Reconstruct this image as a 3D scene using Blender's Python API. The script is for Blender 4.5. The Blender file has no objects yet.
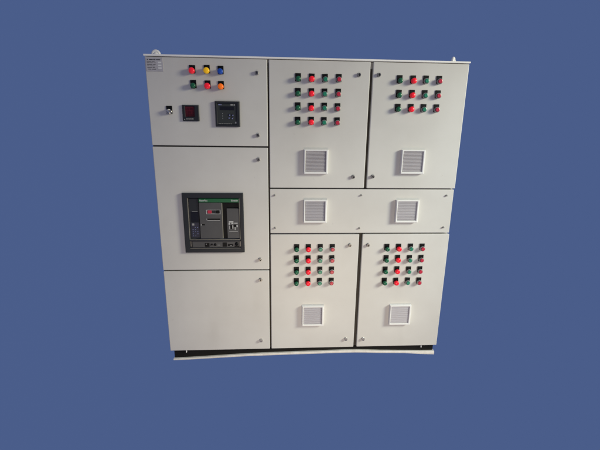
import bpy, bmesh, math, random
from mathutils import Matrix, Vector
random.seed(7)
S = bpy.context.scene
C = S.collection
B = 0.080                      # underside of the doors above the floor

# ------------------------------------------------------------------ camera
cam_d = bpy.data.cameras.new('camera')
cam = bpy.data.objects.new('camera', cam_d); C.objects.link(cam)
S.camera = cam
p, y, r = math.radians(-13.88625), math.radians(-3.18386), math.radians(-0.65341)
R = (Matrix.Rotation(y, 3, 'Z') @ Matrix.Rotation(p, 3, 'X') @ Matrix.Rotation(r, 3, 'Y')
     @ Matrix.Rotation(math.pi/2, 3, 'X'))
cam.matrix_world = Matrix.Translation((0.81928, -2.33096, 1.53268 + B)) @ R.to_4x4()
cam_d.sensor_width = 36.0
cam_d.lens = 350/600*36
cam_d.clip_start = 0.05
cam_d.clip_end = 500

# ------------------------------------------------------------------ world, lamps, exposure
AMB = (0.16, 0.175, 0.27)
W = bpy.data.worlds.new('World'); S.world = W; W.use_nodes = True
bgn = W.node_tree.nodes['Background']
bgn.inputs[0].default_value = (*AMB, 1); bgn.inputs[1].default_value = 1.0

def area(name, loc, target, sx, sy, power, col, spread=180):
    d = bpy.data.lights.new(name, 'AREA'); d.shape = 'RECTANGLE'; d.size = sx; d.size_y = sy
    d.energy = power; d.color = col; d.spread = math.radians(spread)
    o = bpy.data.objects.new(name, d); C.objects.link(o); o.location = loc
    o.rotation_euler = (Vector(target) - Vector(loc)).to_track_quat('-Z', 'Y').to_euler()
    return o
area('window_light', (5.7, -2.3, 3.0), (1.0, 0, 0.95), 1.2, 1.2, 56, (1.0, 0.88, 0.54), 100)
area('right_fill_light', (4.6, -2.0, 2.5), (1.6, 0, 0.7), 1.2, 1.2, 12.5, (0.70, 0.90, 1.0), 60)  # fill lamp added to balance brightness, no real opening behind it
area('floor_bounce', (1.2, -3.0, -0.3), (1.2, 0, 0.35), 2.0, 1.0, 8, (1.0, 0.82, 0.58), 70)

S.view_settings.view_transform = 'Standard'; S.view_settings.look = 'None'
S.view_settings.exposure = 0; S.view_settings.gamma = 1

# ------------------------------------------------------------------ materials
def mat(name, col, rough=0.5, metal=0.0, spec=0.5, emit=None, estr=0, coat=0, sss=0):
    m = bpy.data.materials.new(name); m.use_nodes = True
    b = m.node_tree.nodes['Principled BSDF']
    b.inputs['Base Color'].default_value = (*col, 1)
    b.inputs['Roughness'].default_value = rough
    b.inputs['Metallic'].default_value = metal
    b.inputs['Specular IOR Level'].default_value = spec
    b.inputs['Coat Weight'].default_value = coat
    if emit:
        b.inputs['Emission Color'].default_value = (*emit, 1)
        b.inputs['Emission Strength'].default_value = estr
    return m
def vary(m, c1, c2, scale=3.0, bump=0.0, bscale=300, wave=0.0, rough=None):
    """mottled colour, a fine powder-coat grain and a slow sheet-metal waviness"""
    nt = m.node_tree; b = nt.nodes['Principled BSDF']
    tc = nt.nodes.new('ShaderNodeNewGeometry')
    n = nt.nodes.new('ShaderNodeTexNoise'); n.inputs['Scale'].default_value = scale
    n.inputs['Detail'].default_value = 5; n.inputs['Roughness'].default_value = 0.6
    nt.links.new(tc.outputs['Position'], n.inputs['Vector'])
    cr = nt.nodes.new('ShaderNodeValToRGB')
    cr.color_ramp.elements[0].position = 0.33; cr.color_ramp.elements[1].position = 0.68
    cr.color_ramp.elements[0].color = (*c1, 1); cr.color_ramp.elements[1].color = (*c2, 1)
    nt.links.new(n.outputs['Fac'], cr.inputs['Fac']); out = cr.outputs['Color']
    if wave:                                       # faint grime specks and wiped smears, as on handled powder coat
        for sc_, lo, hi, amt, stretch in ((38, .70, .78, .22, (1, 1, 1)), (5, .60, .80, .10, (1.0, 1, .25))):
            mp = nt.nodes.new('ShaderNodeMapping'); mp.inputs['Scale'].default_value = stretch
            g = nt.nodes.new('ShaderNodeTexNoise'); g.inputs['Scale'].default_value = sc_; g.inputs['Detail'].default_value = 3
            rr = nt.nodes.new('ShaderNodeMapRange'); rr.inputs['From Min'].default_value = lo; rr.inputs['From Max'].default_value = hi
            rr.inputs['To Max'].default_value = amt
            mx = nt.nodes.new('ShaderNodeMix'); mx.data_type = 'RGBA'; mx.inputs['B'].default_value = (.33, .29, .24, 1)
            nt.links.new(tc.outputs['Position'], mp.inputs['Vector']); nt.links.new(mp.outputs['Vector'], g.inputs['Vector'])
            nt.links.new(g.outputs['Fac'], rr.inputs['Value']); nt.links.new(rr.outputs['Result'], mx.inputs['Factor'])
            nt.links.new(out, mx.inputs['A']); out = mx.outputs['Result']
    nt.links.new(out, b.inputs['Base Color'])
    if bump or wave:
        n2 = nt.nodes.new('ShaderNodeTexNoise'); n2.inputs['Scale'].default_value = bscale
        n3 = nt.nodes.new('ShaderNodeTexNoise'); n3.inputs['Scale'].default_value = 2.6; n3.inputs['Detail'].default_value = 1
        for q in (n2, n3): nt.links.new(tc.outputs['Position'], q.inputs['Vector'])
        b1 = nt.nodes.new('ShaderNodeBump'); b1.inputs['Strength'].default_value = bump; b1.inputs['Distance'].default_value = 0.001
        b2 = nt.nodes.new('ShaderNodeBump'); b2.inputs['Strength'].default_value = wave; b2.inputs['Distance'].default_value = 0.02
        nt.links.new(n2.outputs['Fac'], b1.inputs['Height']); nt.links.new(n3.outputs['Fac'], b2.inputs['Height'])
        nt.links.new(b2.outputs['Normal'], b1.inputs['Normal']); nt.links.new(b1.outputs['Normal'], b.inputs['Normal'])
    if rough:
        mr = nt.nodes.new('ShaderNodeMapRange'); mr.inputs['To Min'].default_value = rough[0]; mr.inputs['To Max'].default_value = rough[1]
        nt.links.new(n.outputs['Fac'], mr.inputs['Value']); nt.links.new(mr.outputs['Result'], b.inputs['Roughness'])
    return m
M = {}
M['paint'] = vary(mat('grey_powder_coat', (.6, .58, .55), .42), (.578, .558, .525), (.638, .622, .590), 1.9, .12, 420, .10, (.36, .5))
M['roof'] = vary(mat('lit_rim_coat', (.85, .83, .78), .4), (.89, .87, .83), (.94, .92, .88), 4, .12, 420)  # cabinet paint made paler, the lit top rim put into its colour
M['gap_shade'] = mat('dark_gap_shade', (.075, .066, .057), .8, spec=.2)  # dark tone painted for the shade between the doors
M['plinth'] = vary(mat('black_plinth_paint', (.006, .006, .006), .6, spec=.2), (.003, .003, .003), (.007, .006, .006), 7)
M['black'] = mat('black_plastic', (.004, .004, .0045), .5, spec=.18)
M['charcoal'] = mat('charcoal_plastic', (.015, .0175, .023), .5, spec=.35)
M['charcoal2'] = vary(mat('dark_grey_plastic', (.06, .06, .062), .5), (.058, .058, .061), (.070, .070, .073), 12)
M['trim'] = mat('beige_trim', (.30, .28, .24), .5)
M['chrome'] = mat('worn_chrome', (.62, .60, .58), .25, 1.0)
M['darkmetal'] = mat('dark_lock_metal', (.30, .29, .285), .42, .7)
M['white'] = mat('white_plastic', (.82, .81, .79), .45)
M['louvre'] = mat('grey_louvre_plastic', (.62, .58, .605), .6)
M['filter'] = mat('grey_filter_mat', (.34, .315, .335), .9)
M['plate'] = vary(mat('etched_plate', (.38, .365, .385), .4), (.42, .405, .43), (.50, .48, .505), 30)
M['ink'] = mat('dark_ink', (.06, .06, .07), .6)
M['ink_light'] = mat('white_ink', (.72, .72, .72), .6)
M['ink_mid'] = mat('pale_grey_ink', (.5, .5, .49), .6)
M['ink_grey'] = mat('grey_ink', (.28, .28, .28), .6)
M['green_band'] = mat('green_band', (.003, .105, .033), .45)
M['screen'] = mat('dark_screen', (.004, .004, .007), .2)
M['redscreen'] = mat('dark_red_screen', (.085, .005, .012), .3, spec=.3)
M['redscreen2'] = mat('darker_red_digit', (.028, .003, .006), .3, spec=.3)
M['blueface'] = mat('blue_black_keypad', (.014, .015, .035), .45)
M['bluekey'] = mat('pale_blue_key', (.22, .24, .45), .5)
M['lcd'] = mat('grey_lcd', (.028, .032, .030), .4)
def plastic(n, c, emit=0): return mat(n, c, .28, spec=.5, emit=c if emit else None, estr=emit)
M['lamp_red'] = plastic('lit_red_lens', (.90, .012, .03), .15)
M['lamp_red2'] = plastic('red_lens', (.82, .012, .03), .25)
M['lamp_green'] = plastic('dark_green_lens', (.008, .115, .052))
M['lamp_yellow'] = plastic('yellow_lens', (.90, .50, .006), .2)
M['lamp_blue'] = plastic('blue_lens', (.008, .07, .42), .08)
M['lamp_orange'] = plastic('orange_lens', (.95, .17, .006), .25)
M['btn_green'] = plastic('green_button_plastic', (.018, .21, .125))
M['btn_red'] = plastic('dark_red_button_plastic', (.50, .024, .055))
M['bezel_grey'] = mat('satin_grey_bezel', (.36, .36, .35), .35, .5)
M['dust'] = vary(mat('pale_floor', (.72, .68, .62), .8), (.66, .62, .56), (.78, .75, .70), 20)
lin = (.0685, .1095, .2541)
M['backdrop'] = mat('blue_backdrop', tuple(c/a for c, a in zip(lin, AMB)), 1.0, spec=0.0)

# ------------------------------------------------------------------ mesh helpers
def setmat(bm, f0, mi):
    bm.faces.ensure_lookup_table()
    for f in bm.faces[f0:]: f.material_index = mi
def box(bm, x0, x1, y0, y1, z0, z1, bev=0.0, mi=0, seg=2):
    t = bmesh.new()
    bmesh.ops.create_cube(t, size=1)
    for v in t.verts:
        v.co = Vector(((x0+x1)/2 + v.co.x*(x1-x0), (y0+y1)/2 + v.co.y*(y1-y0), (z0+z1)/2 + v.co.z*(z1-z0)))
    if bev: bmesh.ops.bevel(t, geom=list(t.edges), offset=bev, segments=seg, profile=.5, affect='EDGES')
    merge(bm, t, mi)
def merge(bm, t, mi=None):
    if mi is not None:
        for f in t.faces: f.material_index = mi
    me = bpy.data.meshes.new('tmp'); t.to_mesh(me); t.free(); bm.from_mesh(me); bpy.data.meshes.remove(me)
def lathe(bm, cx, cz, prof, n=28, mi=0, smooth=True):
    """solid of revolution about the y axis: prof = [(radius, y)...] back to front, closed by caps"""
    t = bmesh.new(); rings = []
    for rad, yy in prof:
        if rad < 1e-6: rings.append([t.verts.new((cx, yy, cz))]); continue
        rings.append([t.verts.new((cx + rad*math.cos(2*math.pi*k/n), yy, cz + rad*math.sin(2*math.pi*k/n))) for k in range(n)])
    for a, b in zip(rings, rings[1:]):
        for k in range(n):
            k2 = (k+1) % n
            if len(b) == 1: f = t.faces.new((a[k], a[k2], b[0]))
            elif len(a) == 1: f = t.faces.new((a[0], b[k2], b[k]))
            else: f = t.faces.new((a[k], a[k2], b[k2], b[k]))
            f.smooth = smooth
    if len(rings[0]) > 1: t.faces.new(rings[0])
    if len(rings[-1]) > 1: t.faces.new(rings[-1])
    bmesh.ops.recalc_face_normals(t, faces=list(t.faces))
    merge(bm, t, mi)
def frame(bm, x0, x1, z0, z1, yb, yf, bx0, bx1, bz0, bz1, lip=0.004, mi=0):
    """rectangular frame with a bevelled outer lip; yb back, yf front (yf < yb)"""
    t = bmesh.new()
    def loop(a, b, c, d, yy): return [t.verts.new((a, yy, c)), t.verts.new((b, yy, c)), t.verts.new((b, yy, d)), t.verts.new((a, yy, d))]
    L = [loop(x0, x1, z0, z1, yb), loop(x0, x1, z0, z1, yf+lip), loop(x0+lip, x1-lip, z0+lip, z1-lip, yf),
         loop(x0+bx0, x1-bx1, z0+bz0, z1-bz1, yf), loop(x0+bx0+.003, x1-bx1-.003, z0+bz0+.003, z1-bz1-.003, yf+.004),
         loop(x0+bx0+.003, x1-bx1-.003, z0+bz0+.003, z1-bz1-.003, yb)]
    L.append(L[0])
    for a, b in zip(L, L[1:]):
        for k in range(4): t.faces.new((a[k], a[(k+1) % 4], b[(k+1) % 4], b[k]))
    bmesh.ops.recalc_face_normals(t, faces=list(t.faces))
    merge(bm, t, mi)
def obj(name, bm, mats, parent=None, loc=None):
    me = bpy.data.meshes.new(name); bm.to_mesh(me); bm.free()
    for m in (mats if isinstance(mats, (list, tuple)) else [mats]): me.materials.append(m)
    o = bpy.data.objects.new(name, me); C.objects.link(o)
    if parent: o.parent = parent
    if loc: o.location = loc
    return o
def lettering(name, text, size, loc, m, parent, width=None, align='LEFT'):
    cu = bpy.data.curves.new(name, 'FONT'); cu.body = text; cu.size = size; cu.align_x = align; cu.extrude = .0004
    tmp = bpy.data.objects.new('tmp', cu); C.objects.link(tmp)
    bpy.context.view_layer.update()
    me = bpy.data.meshes.new_from_object(tmp.evaluated_get(bpy.context.evaluated_depsgraph_get()))
    bpy.data.objects.remove(tmp); bpy.data.curves.remove(cu)
    xs = [v.co.x for v in me.vertices]
    sc = width/(max(xs)-min(xs)) if width else 1
    me.transform(Matrix.Rotation(math.pi/2, 4, 'X') @ Matrix.Diagonal((sc, 1, 1, 1)))
    me.materials.clear(); me.materials.append(m); me.name = name
    o = bpy.data.objects.new(name, me); C.objects.link(o); o.parent = parent; o.location = loc
    return o
def NB(): return bmesh.new()

# ------------------------------------------------------------------ the setting
bm = NB(); q = 130
bm.faces.new([bm.verts.new(v) for v in ((-q, 60, -q), (q, 60, -q), (q, 60, q), (-q, 60, q))])
o = obj('backdrop', bm, M['backdrop']); o['kind'] = 'structure'
FLOOR = [(0.0177, 0.009, -0.002), (0.1388, 0.0127, 0.0008), (0.2866, 0.02, 0.0072), (0.5841, 0.0346, 0.0193), (0.8845, 0.0409, 0.0246), (1.1121, 0.0448, 0.0276), (1.2954, 0.0480, 0.0302), (1.3798, 0.0478, 0.0300), (1.4652, 0.0440, 0.0272), (1.5741, 0.0379, 0.0214), (1.7697, 0.0314, 0.0148), (1.8878, 0.0277, 0.0049), (2.0008, 0.0267, -0.0014)]
# the pale, uneven strip of floor the plinth is bedded in (x, top, underside)
bm = NB(); rows = []
for x, zt, zb in FLOOR:
    rows.append([bm.verts.new(v) for v in ((x, .0055, zb), (x, .004, (zt+zb)/2), (x, .0075, zt), (x, .66, zt+.002), (x, .66, zb))])
for a, b in zip(rows, rows[1:]):
    for k in range(5): bm.faces.new((a[k], a[(k+1) % 5], b[(k+1) % 5], b[k]))
bm.faces.new(rows[0]); bm.faces.new(rows[-1])
bmesh.ops.recalc_face_normals(bm, faces=list(bm.faces))
o = obj('floor', bm, M['dust']); o['kind'] = 'structure'

# ------------------------------------------------------------------ the switchboard
board = bpy.data.objects.new('electrical_switchboard', None); C.objects.link(board)
board['label'] = 'tall light grey steel electrical switchboard with rows of coloured push buttons on black plinth'
board['category'] = 'electrical panel'

# carcass behind the doors: shell with a front frame that shows only in the gaps
bm = NB()
box(bm, .0005, 2.0075, .030, .60, B+.001, B+2.002, .002)
obj('enclosure_body', bm, M['paint'], board)
bm = NB()
box(bm, -.006, 2.0165, -.003, .61, B+2.0045, B+2.0155, .003)
obj('roof', bm, M['roof'], board)
bm = NB()                                          # dark strips behind the gaps, painted in for the shade there
for x0, x1, z0, z1 in ((.728, .753, .0, 1.985), (1.352, 1.410, 1.206, 1.962), (1.352, 1.410, .0, .8915),
                       (-.0015, .7279, 1.468, 1.484), (-.0005, .7279, .620, .637), (.7531, 1.998, 1.198, 1.2055), (.7531, 1.998, .892, .903)):
    box(bm, x0, x1, .024, .0296, B+z0, B+z1)
obj('door_gap_shade', bm, M['gap_shade'], board)
bm = NB()
rows = []
for k, (x, zt, zb) in enumerate(FLOOR):            # its foot is bedded in the uneven floor
    x = .0225 if k == 0 else 1.993 if k == len(FLOOR)-1 else x
    z = (zt+zb)/2
    rows.append([bm.verts.new(v) for v in ((x, .022, z), (x, .022, B-.0035), (x, .024, B-.0015), (x, .60, B-.0015), (x, .60, z))])
for a, b in zip(rows, rows[1:]):
    for k in range(5): bm.faces.new((a[k], a[(k+1) % 5], b[(k+1) % 5], b[k]))
bm.faces.new(rows[0]); bm.faces.new(rows[-1])
bmesh.ops.recalc_face_normals(bm, faces=list(bm.faces))
for bxx in (.115, 1.895):                          # little pale earthing tabs under the doors
    box(bm, bxx-.003, bxx+.003, .008, .0215, B-.022, B-.004, .001, 1)
obj('plinth', bm, [M['plinth'], M['white']], board)

def lock_bm(bm, cx, cz, bright=False):
    d = .0135
    lathe(bm, cx, cz, [(.0125, .0005), (.0125, -.003), (.0112, -.004), (.0112, -d), (.0104, -d-.0015), (.0078, -d-.0015), (.0072, -d+.002), (0, -d+.002)],
          24, 0, False)
    if bright:                                     # three-cornered insert
        t = bmesh.new(); pr = []
        for yy, k in ((-d+.002, .0068), (-d-.003, .0058)):
            pr.append([t.verts.new((cx+k*math.sin(a), yy, cz+k*math.cos(a))) for a in (0, 2.0944, 4.18879)])
        t.faces.new(pr[0]); t.faces.new(pr[1])
        for k in range(3): t.faces.new((pr[0][k], pr[0][(k+1) % 3], pr[1][(k+1) % 3], pr[1][k]))
        bmesh.ops.recalc_face_normals(t, faces=list(t.faces)); merge(bm, t, 1)
    else:
        t = bmesh.new(); box(t, -.0022, .0022, -d-.002, -d+.0025, -.0066, .0066, .0008)
        bmesh.ops.rotate(t, verts=list(t.verts), matrix=Matrix.Rotation(random.uniform(-.9, .9), 3, 'Y'))
        bmesh.ops.translate(t, verts=list(t.verts), vec=(cx, 0, cz)); merge(bm, t, 1)
def door(x0, x1, z0, z1, locks, name='door', bright=()):
    bm = NB(); box(bm, x0, x1, 0, .0215, B+z0, B+z1, .0048, 0, 4)
    d = obj(name, bm, M['paint'], board)
    for i, (lx, lz) in enumerate(locks):
        bm = NB(); br = i in bright; lock_bm(bm, lx, B+lz, br)
        obj('lock', bm, [M['chrome'] if br else M['darkmetal'], M['chrome'] if br else M['black']], d)
    return d
door(.0, .7355, 1.4805, 2.001, [(.6715, 1.921), (.6718, 1.549)])
door(.0, .7350, .6330, 1.4720, [(.672, 1.396), (.672, .708)])
door(.001, .7340, .0, .6250, [(.6735, .557), (.670, .075)], bright=(1,))
door(.7455, 1.3790, 1.2110, 2.001, [(1.3078, 1.922), (1.301, 1.287)])
door(1.3965, 2.0110, 1.2110, 2.001, [(1.4338, 1.9245), (1.433, 1.290)])
door(.7455, 1.3650, .001, .8880, [(1.300, .810), (1.3025, .073)], bright=(1,))
door(1.3885, 2.0100, .002, .8880, [(1.429, .810), (1.434, .071)], bright=(1,))
# cover strip between the doors, held by six screws
bm = NB(); box(bm, .7455, 2.0060, .001, .0215, B+.8970, B+1.2030, .003, 0, 3)
strip = obj('cover_panel', bm, M['paint'], board)
for sx, sz in ((.7763, 1.161), (.7775, .935), (1.3632, 1.163), (1.361, .932), (1.956, 1.1625), (1.958, .937)):
    bm = NB(); lathe(bm, sx, B+sz, [(.0062, .0015), (.0062, -.006), (.005, -.009), (.0022, -.009), (.0022, -.006), (0, -.006)], 16)
    obj('screw', bm, M['darkmetal'], strip)

# lifting eyes on the roof
def eye(cx, cy, rot, nm='lifting_eye'):
    bm = NB(); t = bmesh.new()
    n, m_, R0, r0 = 32, 12, .0190, .0098
    g = [[t.verts.new(((R0+r0*math.cos(b))*math.cos(a), r0*math.sin(b), (R0+r0*math.cos(b))*math.sin(a)))
          for b in [2*math.pi*k/m_ for k in range(m_)]] for a in [2*math.pi*j/n for j in range(n)]]
    for i in range(n):
        for j in range(m_):
            f = t.faces.new((g[i][j], g[(i+1) % n][j], g[(i+1) % n][(j+1) % m_], g[i][(j+1) % m_])); f.smooth = True
    bmesh.ops.rotate(t, verts=list(t.verts), matrix=Matrix.Rotation(rot, 3, 'Z'))
    bmesh.ops.translate(t, verts=list(t.verts), vec=(cx, cy, B+2.0255)); merge(bm, t, 0)
    t = bmesh.new(); lathe(t, 0, 0, [(.022, 0), (.022, -.006), (.016, -.014), (.009, -.024)], 20)
    bmesh.ops.rotate(t, verts=list(t.verts), matrix=Matrix.Rotation(-math.pi/2, 3, 'X'))
    bmesh.ops.translate(t, verts=list(t.verts), vec=(cx, cy, B+2.0152)); merge(bm, t, 0)
    obj(nm, bm, M['white'], board)
eye(.0515, .06, math.radians(8)); eye(1.930, .06, math.radians(52))

# rating plate
bm = NB(); box(bm, .006, .108, -.0028, -.0002, B+1.9185, B+1.9965, .0010)
pl = obj('rating_plate', bm, M['plate'], board)
bm = NB()
for zz, segs, h in ((1.984, ((.016, .021), (.028, .050), (.053, .066), (.070, .094)), .005),
                    (1.974, ((.014, .040), (.043, .060)), .0025), (1.966, ((.014, .030), (.033, .052), (.056, .066)), .0025),
                    (1.957, ((.014, .046), (.050, .064)), .0035), (1.948, ((.014, .028), (.032, .058)), .0025),
                    (1.939, ((.014, .042), (.046, .060)), .0025), (1.930, ((.018, .036), (.040, .064)), .0025)):
    for a, b in segs: box(bm, a, b, -.0034, -.0026, B+zz-h/2, B+zz+h/2)
obj('print', bm, M['ink'], pl)
bm = NB()
for zz in (1.968, 1.952, 1.937): box(bm, .078, .098, -.0035, -.0026, B+zz-.004, B+zz+.004)
obj('blank_field', bm, M['ink_light'], pl)

# ---- push buttons and indicator lights: one of each kind, then copies
def make_push(kind, name, label, lens, rad, dome):
    r_ = bpy.data.objects.new(name, None); C.objects.link(r_); r_.parent = board; r_['label'] = label
    bm = NB(); box(bm, -.0178, .0178, -.0050, -.0004, -.0125, .0345, .0012)
    box(bm, -.0125, .0125, -.0058, -.0046, .0215, .0305, .0004)
    obj('legend_plate', bm, M['black'], r_)
    bm = NB()
    if dome:
        lathe(bm, 0, 0, [(.0165, -.004), (.0165, -.013), (.0150, -.016), (.0138, -.016)], 28)
        obj('bezel', bm, M['black'], r_)
        bm = NB(); h = -.0160
        pr = [(rad, -.0132), (rad, h-.010)]
        for k in range(1, 8):
            a = k/7*math.pi/2
            pr.append((rad*math.cos(a) if k < 7 else 0, h-.010-.0085*math.sin(a)))
        lathe(bm, 0, 0, pr, 28)
    else:
        lathe(bm, 0, 0, [(.0172, -.004), (.0172, -.020), (.0160, -.0225), (.0140, -.0225), (.0135, -.019), (.0100, -.0190)], 28)
        obj('bezel', bm, M['bezel_grey'], r_)
        bm = NB()
        lathe(bm, 0, 0, [(.0130, -.0185), (.0130, -.0265), (.0120, -.0285), (.0070, -.0278), (0, -.0274)], 28)
    obj('lens' if dome else 'button_cap', bm, M[lens], r_)
    return r_
def copy_push(src, loc):
    c = src.copy(); C.objects.link(c); c.location = loc
    for ch in list(src.children):
        d = ch.copy(); C.objects.link(d); d.parent = c
    return c
proto = {'g': make_push('g', 'indicator_light', 'dark green indicator light', 'lamp_green', .0157, True),
         'r': make_push('r', 'indicator_light', 'bright red indicator light', 'lamp_red', .0172, True),
         'G': make_push('G', 'push_button', 'green push button in grey bezel', 'btn_green', .013, False),
         'D': make_push('D', 'push_button', 'dark red push button in grey bezel', 'btn_red', .013, False),
         'R': make_push('R', 'indicator_light', 'red indicator light', 'lamp_red2', .0178, True),
         'Y': make_push('Y', 'indicator_light', 'yellow indicator light', 'lamp_yellow', .0178, True),
         'B': make_push('B', 'indicator_light', 'blue indicator light', 'lamp_blue', .0168, True),
         'O': make_push('O', 'indicator_light', 'orange indicator light', 'lamp_orange', .0172, True)}
used = set()
def put(kind, x, z):
    loc = (x + random.gauss(0, .0006), 0, B + z + random.gauss(0, .0006))
    if kind not in used: used.add(kind); o = proto[kind]; o.location = loc
    else: o = copy_push(proto[kind], loc)
    o.rotation_euler[1] = random.gauss(0, .022)
for xs, zs in (((.9257, 1.0108, 1.0947, 1.1798), (1.8901, 1.8045, 1.7188, 1.6327)),
               ((1.5689, 1.6537, 1.7377, 1.8232), (1.8925, 1.8062, 1.7212)),
               ((.9271, 1.0098, 1.0930, 1.1771), (.7836, .7013, .6165, .5308)),
               ((1.5646, 1.6492, 1.7355, 1.8190), (.7835, .6997, .6139, .5277))):
    for z in zs:
        for k, x in zip('grGD', xs): put(k, x, z)
for k, x, z in (('R', .2811, 1.9233), ('Y', .3684, 1.9251), ('B', .4526, 1.9227), ('g', .2836, 1.8395), ('R', .3694, 1.8390), ('O', .4511, 1.8363)):
    put(k, x, z)

# ---- key switch
ks = bpy.data.objects.new('selector_switch', None); C.objects.link(ks); ks.parent = board; ks.location = (.1255, 0, B+1.6857)
bm = NB(); box(bm, -.0178, .0178, -.0050, -.0004, -.0125, .0345, .0012); obj('legend_plate', bm, M['black'], ks)
bm = NB(); lathe(bm, 0, 0, [(.0165, -.004), (.0165, -.014), (.015, -.017), (.0135, -.017), (.0130, -.012), (.005, -.012)], 28); obj('bezel', bm, M['chrome'], ks)
bm = NB(); t = bmesh.new(); box(t, -.0050, .0050, -.030, -.011, -.0135, .0135, .002)
bmesh.ops.rotate(t, verts=list(t.verts), matrix=Matrix.Rotation(math.radians(-38), 3, 'Y')); merge(bm, t, 0); obj('knob', bm, M['chrome'], ks)

# ---- three-row digital meter with a dark red window
bm = NB(); frame(bm, .2060, .3080, B+1.6310, B+1.7270, -.0004, -.012, .015, .025, .024, .006, .003)
me_ = obj('digital_meter', bm, M['charcoal'], board)
bm = NB(); box(bm, .2200, .2860, -.0065, -.0010, B+1.6540, B+1.7220)
obj('display_window', bm, M['redscreen'], me_)
bm = NB()
for zz in (1.7010, 1.6810, 1.6630):
    for k in range(4):
        x = .228 + k*.0125
        for (a, b, c, d) in ((0, .008, 0, .0014), (0, .008, .012, .0134), (0, .008, .006, .0074), (0, .0014, 0, .0134), (.0066, .008, 0, .0134)):
            if random.random() < .85: box(bm, x+a, x+b, -.0072-.0002*k, -.006, B+zz-.004+c, B+zz-.004+d)
obj('digit', bm, M['redscreen2'], me_)
bm = NB()
for kx in (.2330, .2450, .2570, .2690):
    t = bmesh.new(); box(t, kx-.0032, kx+.0032, -.0135, -.0117, B+1.6395, B+1.6485, .0006); merge(bm, t, 0)
box(bm, .2150, .2210, -.0135, -.0117, B+1.6375, B+1.6435, .0006)
obj('key', bm, M['ink_grey'], me_)

# ---- square energy meter
bm = NB(); frame(bm, .4090, .5615, B+1.6000, B+1.7520, -.0004, -.017, .011, .018, .012, .012, .004)
em = obj('energy_meter', bm, M['charcoal'], board)
bm = NB(); box(bm, .4215, .5420, -.0110, -.0010, B+1.6135, B+1.7385)
obj('face', bm, M['lcd'], em)
bm = NB(); box(bm, .4390, .5270, -.0125, -.0108, B+1.6990, B+1.7225, .0006)
obj('display_window', bm, M['screen'], em)
bm = NB()
for kx, kz in ((.4960, 1.6710), (.5160, 1.6710), (.4960, 1.6530), (.5160, 1.6530)):
    lathe(bm, kx, B+kz, [(.0066, -.0108), (.0066, -.0135), (.005, -.0145), (0, -.0145)], 16)
obj('key', bm, M['blueface'], em)
bm = NB()
for kx, kz in ((.4990, 1.6690), (.5185, 1.6680), (.4945, 1.6520), (.5150, 1.6500)):
    box(bm, kx-.0030, kx+.0030, -.0156, -.0143, B+kz-.0035, B+kz+.0035)
obj('key_mark', bm, M['bluekey'], em)
bm = NB()
for kz in (1.6790, 1.6690, 1.6590, 1.6490): box(bm, .4520, .4560, -.0120, -.0108, B+kz-.0018, B+kz+.0018)
a = .428
while a < .512:
    w = random.uniform(.004, .010); box(bm, a, a+w, -.0120, -.0108, B+1.6160, B+1.6195); a += w+.003
box(bm, .5300, .5400, -.0121, -.0108, B+1.6200, B+1.6300)
obj('print', bm, M['ink_grey'], em)
bm = NB()
for a, b in ((.4300, .4420), (.4440, .4500)): box(bm, a, b, -.0121, -.0108, B+1.7290, B+1.7340)
obj('print', bm, M['bluekey'], em)
bm = NB()
for a, b in ((.5060, .5140), (.5160, .5230), (.5260, .5330)): box(bm, a, b, -.0121, -.0108, B+1.7290, B+1.7330)
obj('print', bm, M['ink_light'], em)

# ---- air circuit breaker in its dark surround
bm = NB()
fx0, fx1, fz0, fz1 = .1675, .5675, .7660, 1.1760
ox0, ox1 = .1985, .5460
# surround with two openings: outer frame plus a cross bar
frame(bm, fx0, fx1, B+fz0, B+fz1, -.0004, -.020, ox0-fx0, fx1-ox1, .0265, .0300, .005)
box(bm, ox0+.0032, ox1-.0032, -.0185, -.0010, B+.8465, B+.8590, .001)
cb = obj('circuit_breaker', bm, M['charcoal'], board)
bm = NB()                                          # pale lips edging both openings, the light they catch put into their colour
box(bm, ox0+.0034, ox0+.0058, -.0188, -.0150, B+.8620, B+1.1420)
box(bm, ox0+.0034, ox1-.0034, -.0205, -.0186, B+.8575, B+.8605)
box(bm, ox0+.0034, ox1-.0034, -.0186, -.0160, B+.7960, B+.7985)
box(bm, ox1-.0058, ox1-.0034, -.0188, -.0160, B+.8620, B+1.1420)
obj('edge_trim', bm, M['trim'], cb)
bm = NB(); box(bm, ox0+.0062, ox1-.0062, -.0040, -.0008, B+.8625, B+1.1415); obj('recess_back', bm, M['black'], cb)
bm = NB(); box(bm, ox0+.0090, ox1-.0100, -.0100, -.0009, B+.8000, B+.8440, .001)
low = obj('terminal_cover', bm, M['charcoal2'], cb)
bm = NB()
lathe(bm, .3690, B+.8215, [(.0085, -.0098), (.0085, -.0135), (0, -.0135)], 20)
lathe(bm, .5150, B+.8260, [(.0120, -.0098), (.0120, -.0140), (0, -.0140)], 20)
for a, b, c, d in ((.300, .330, .806, .832), (.338, .352, .812, .828), (.420, .448, .806, .836), (.455, .490, .810, .824), (.500, .532, .804, .812), (.212, .216, .802, .842)):
    box(bm, a, b, -.0120, -.0098, B+c, B+d, .001)
obj('latch', bm, M['black'], low)
bm = NB()
for a, b, c, d in ((.306, .312, .822, .828), (.345, .349, .814, .818), (.385, .402, .817, .820), (.470, .482, .812, .816)):
    box(bm, a, b, -.0128, -.0096, B+c, B+d)
obj('print', bm, M['ink_grey'], low)
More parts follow.
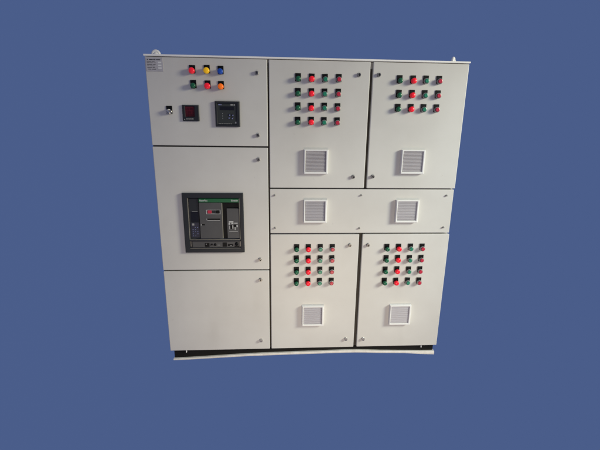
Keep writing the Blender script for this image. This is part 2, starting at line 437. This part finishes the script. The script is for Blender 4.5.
# control unit at the left
bm = NB(); box(bm, .2070, .2705, -.0090, -.0035, B+.8680, B+1.1400, .001)
cu_ = obj('control_unit', bm, M['charcoal'], cb)
bm = NB(); box(bm, .2170, .2690, -.0108, -.0088, B+.9790, B+1.0480, .0006); obj('screen', bm, M['screen'], cu_)
bm = NB(); box(bm, .2140, .2700, -.0104, -.0088, B+.8720, B+.9740, .0006); obj('keypad', bm, M['blueface'], cu_)
bm = NB()
for i in range(3):
    for j in range(5):
        kx, kz = .226+i*.0155, .884+j*.0145
        w = random.uniform(.0015, .0030)
        if random.random() < .75: box(bm, kx-w, kx+w, -.0118, -.0102, B+kz-.0018, B+kz+.0018)
obj('key', bm, M['bluekey'], cu_)
bm = NB(); box(bm, .2220, .2360, -.0116, -.0102, B+.9560, B+.9700, .0005); box(bm, .2260, .2640, -.0100, -.0088, B+1.0505, B+1.0535)
obj('print', bm, M['ink_grey'], cu_)
# main front cover
bm = NB(); box(bm, .2755, .4230, -.0170, -.0037, B+.8660, B+1.1135, .0015)
fc = obj('front_cover', bm, M['charcoal2'], cb)
bm = NB(); box(bm, .2750, .5385, -.0178, -.0037, B+1.1150, B+1.1405, .0012)
gb = obj('header_band', bm, M['green_band'], cb)
lettering('lettering', 'MasterPact', .0165, (.2800, -.0182, B+1.1225), M['ink_light'], gb, .052)
lettering('lettering', 'Schneider', .0165, (.4870, -.0182, B+1.1225), M['ink_light'], gb, .046)
bm = NB(); frame(bm, .3240, .4150, B+1.0355, B+1.0665, -.0165, -.0195, .004, .004, .004, .004, .001)
wnd = obj('button_surround', bm, M['ink_grey'], fc)
bm = NB(); box(bm, .3310, .3570, -.0235, -.0168, B+1.0405, B+1.0615, .0025); obj('off_button', bm, M['btn_red'], fc)
bm = NB(); box(bm, .3850, .4090, -.0230, -.0168, B+1.0405, B+1.0615, .0025); obj('on_button', bm, M['black'], fc)
bm = NB(); box(bm, .3610, .3800, -.0185, -.0168, B+1.0410, B+1.0610, .0005); obj('indicator_window', bm, M['charcoal'], fc)
bm = NB(); box(bm, .3245, .4120, -.0178, -.0166, B+.9950, B+1.0050, .0005); box(bm, .2860, .3080, -.0178, -.0166, B+.9590, B+.9680, .0005)
obj('slot', bm, M['black'], fc)
for a, b, f_, c, d in ((.3260, .4110, -.0184, .9915, .9946), (.3215, .3243, -.0184, .9925, 1.0060), (.2815, .2858, -.0184, .9580, .9670), (.3200, .3238, -.0202, 1.0365, 1.0655)):
    bm = NB(); box(bm, a, b, f_, -.0166, B+c, B+d, .0005); obj('slot_edge', bm, M['ink_mid'], fc)
bm = NB(); box(bm, .4240, .4265, -.0165, -.0037, B+.8670, B+1.1100); obj('cover_edge', bm, M['trim'], cb)
# charging cover at the right
bm = NB(); box(bm, .4560, .5375, -.0150, -.0037, B+.8680, B+1.0740, .0015)
rc = obj('charging_cover', bm, M['charcoal2'], cb)
bm = NB()
for a, b, c, d in ((.4680, .4980, .978, .987), (.4660, .4760, .962, .976), (.4840, .4980, .966, .976), (.5030, .5260, .970, .976), (.4680, .5260, .9130, .9155),
                   (.4700, .4740, .930, .955), (.4900, .4960, .935, .958), (.5060, .5110, .925, .945), (.5180, .5260, .945, .960)):
    box(bm, a, b, -.0158, -.0148, B+c, B+d)
obj('print', bm, M['ink_mid'], rc)
bm = NB(); box(bm, .4770, .4890, -.0156, -.0148, B+.932, B+.960); box(bm, .4985, .5170, -.0156, -.0148, B+.947, B+.962)
obj('symbol', bm, M['black'], rc)

# ---- louvred ventilation grilles with white frames
def make_vent():
    r_ = bpy.data.objects.new('ventilation_grille', None); C.objects.link(r_); r_.parent = board
    w = .0785
    bm = NB(); frame(bm, -w, w, -w, w, -.0003, -.026, .0062, .0105, .0110, .0068, .003)
    obj('frame', bm, M['white'], r_)
    bm = NB(); box(bm, -w+.0095, w-.0135, -.010, -.0012, -w+.014, w-.0095); obj('filter_mat', bm, M['filter'], r_)
    bm = NB(); n = 20
    for k in range(n):
        z = -w+.0160 + (k+.5)*(2*w-.0260)/n
        t = bmesh.new(); box(t, -w+.0112, w-.0152, -.0044, .0044, -.0008, .0008, .0005, 0, 1)
        bmesh.ops.rotate(t, verts=list(t.verts), matrix=Matrix.Rotation(math.radians(30), 3, 'X'))
        bmesh.ops.translate(t, verts=list(t.verts), vec=(0, -.0170, z)); merge(bm, t, 0)
    obj('louvre', bm, M['louvre'], r_)
    return r_
v0 = make_vent()
for i, (x, z) in enumerate(((1.0480, 1.3850), (1.6930, 1.3890), (1.0505, 1.0545), (1.6830, 1.0550), (1.0500, .2755), (1.6965, .2725))):
    (v0 if i == 0 else copy_push(v0, None or (0, 0, 0))).location = (x, 0, B+z)
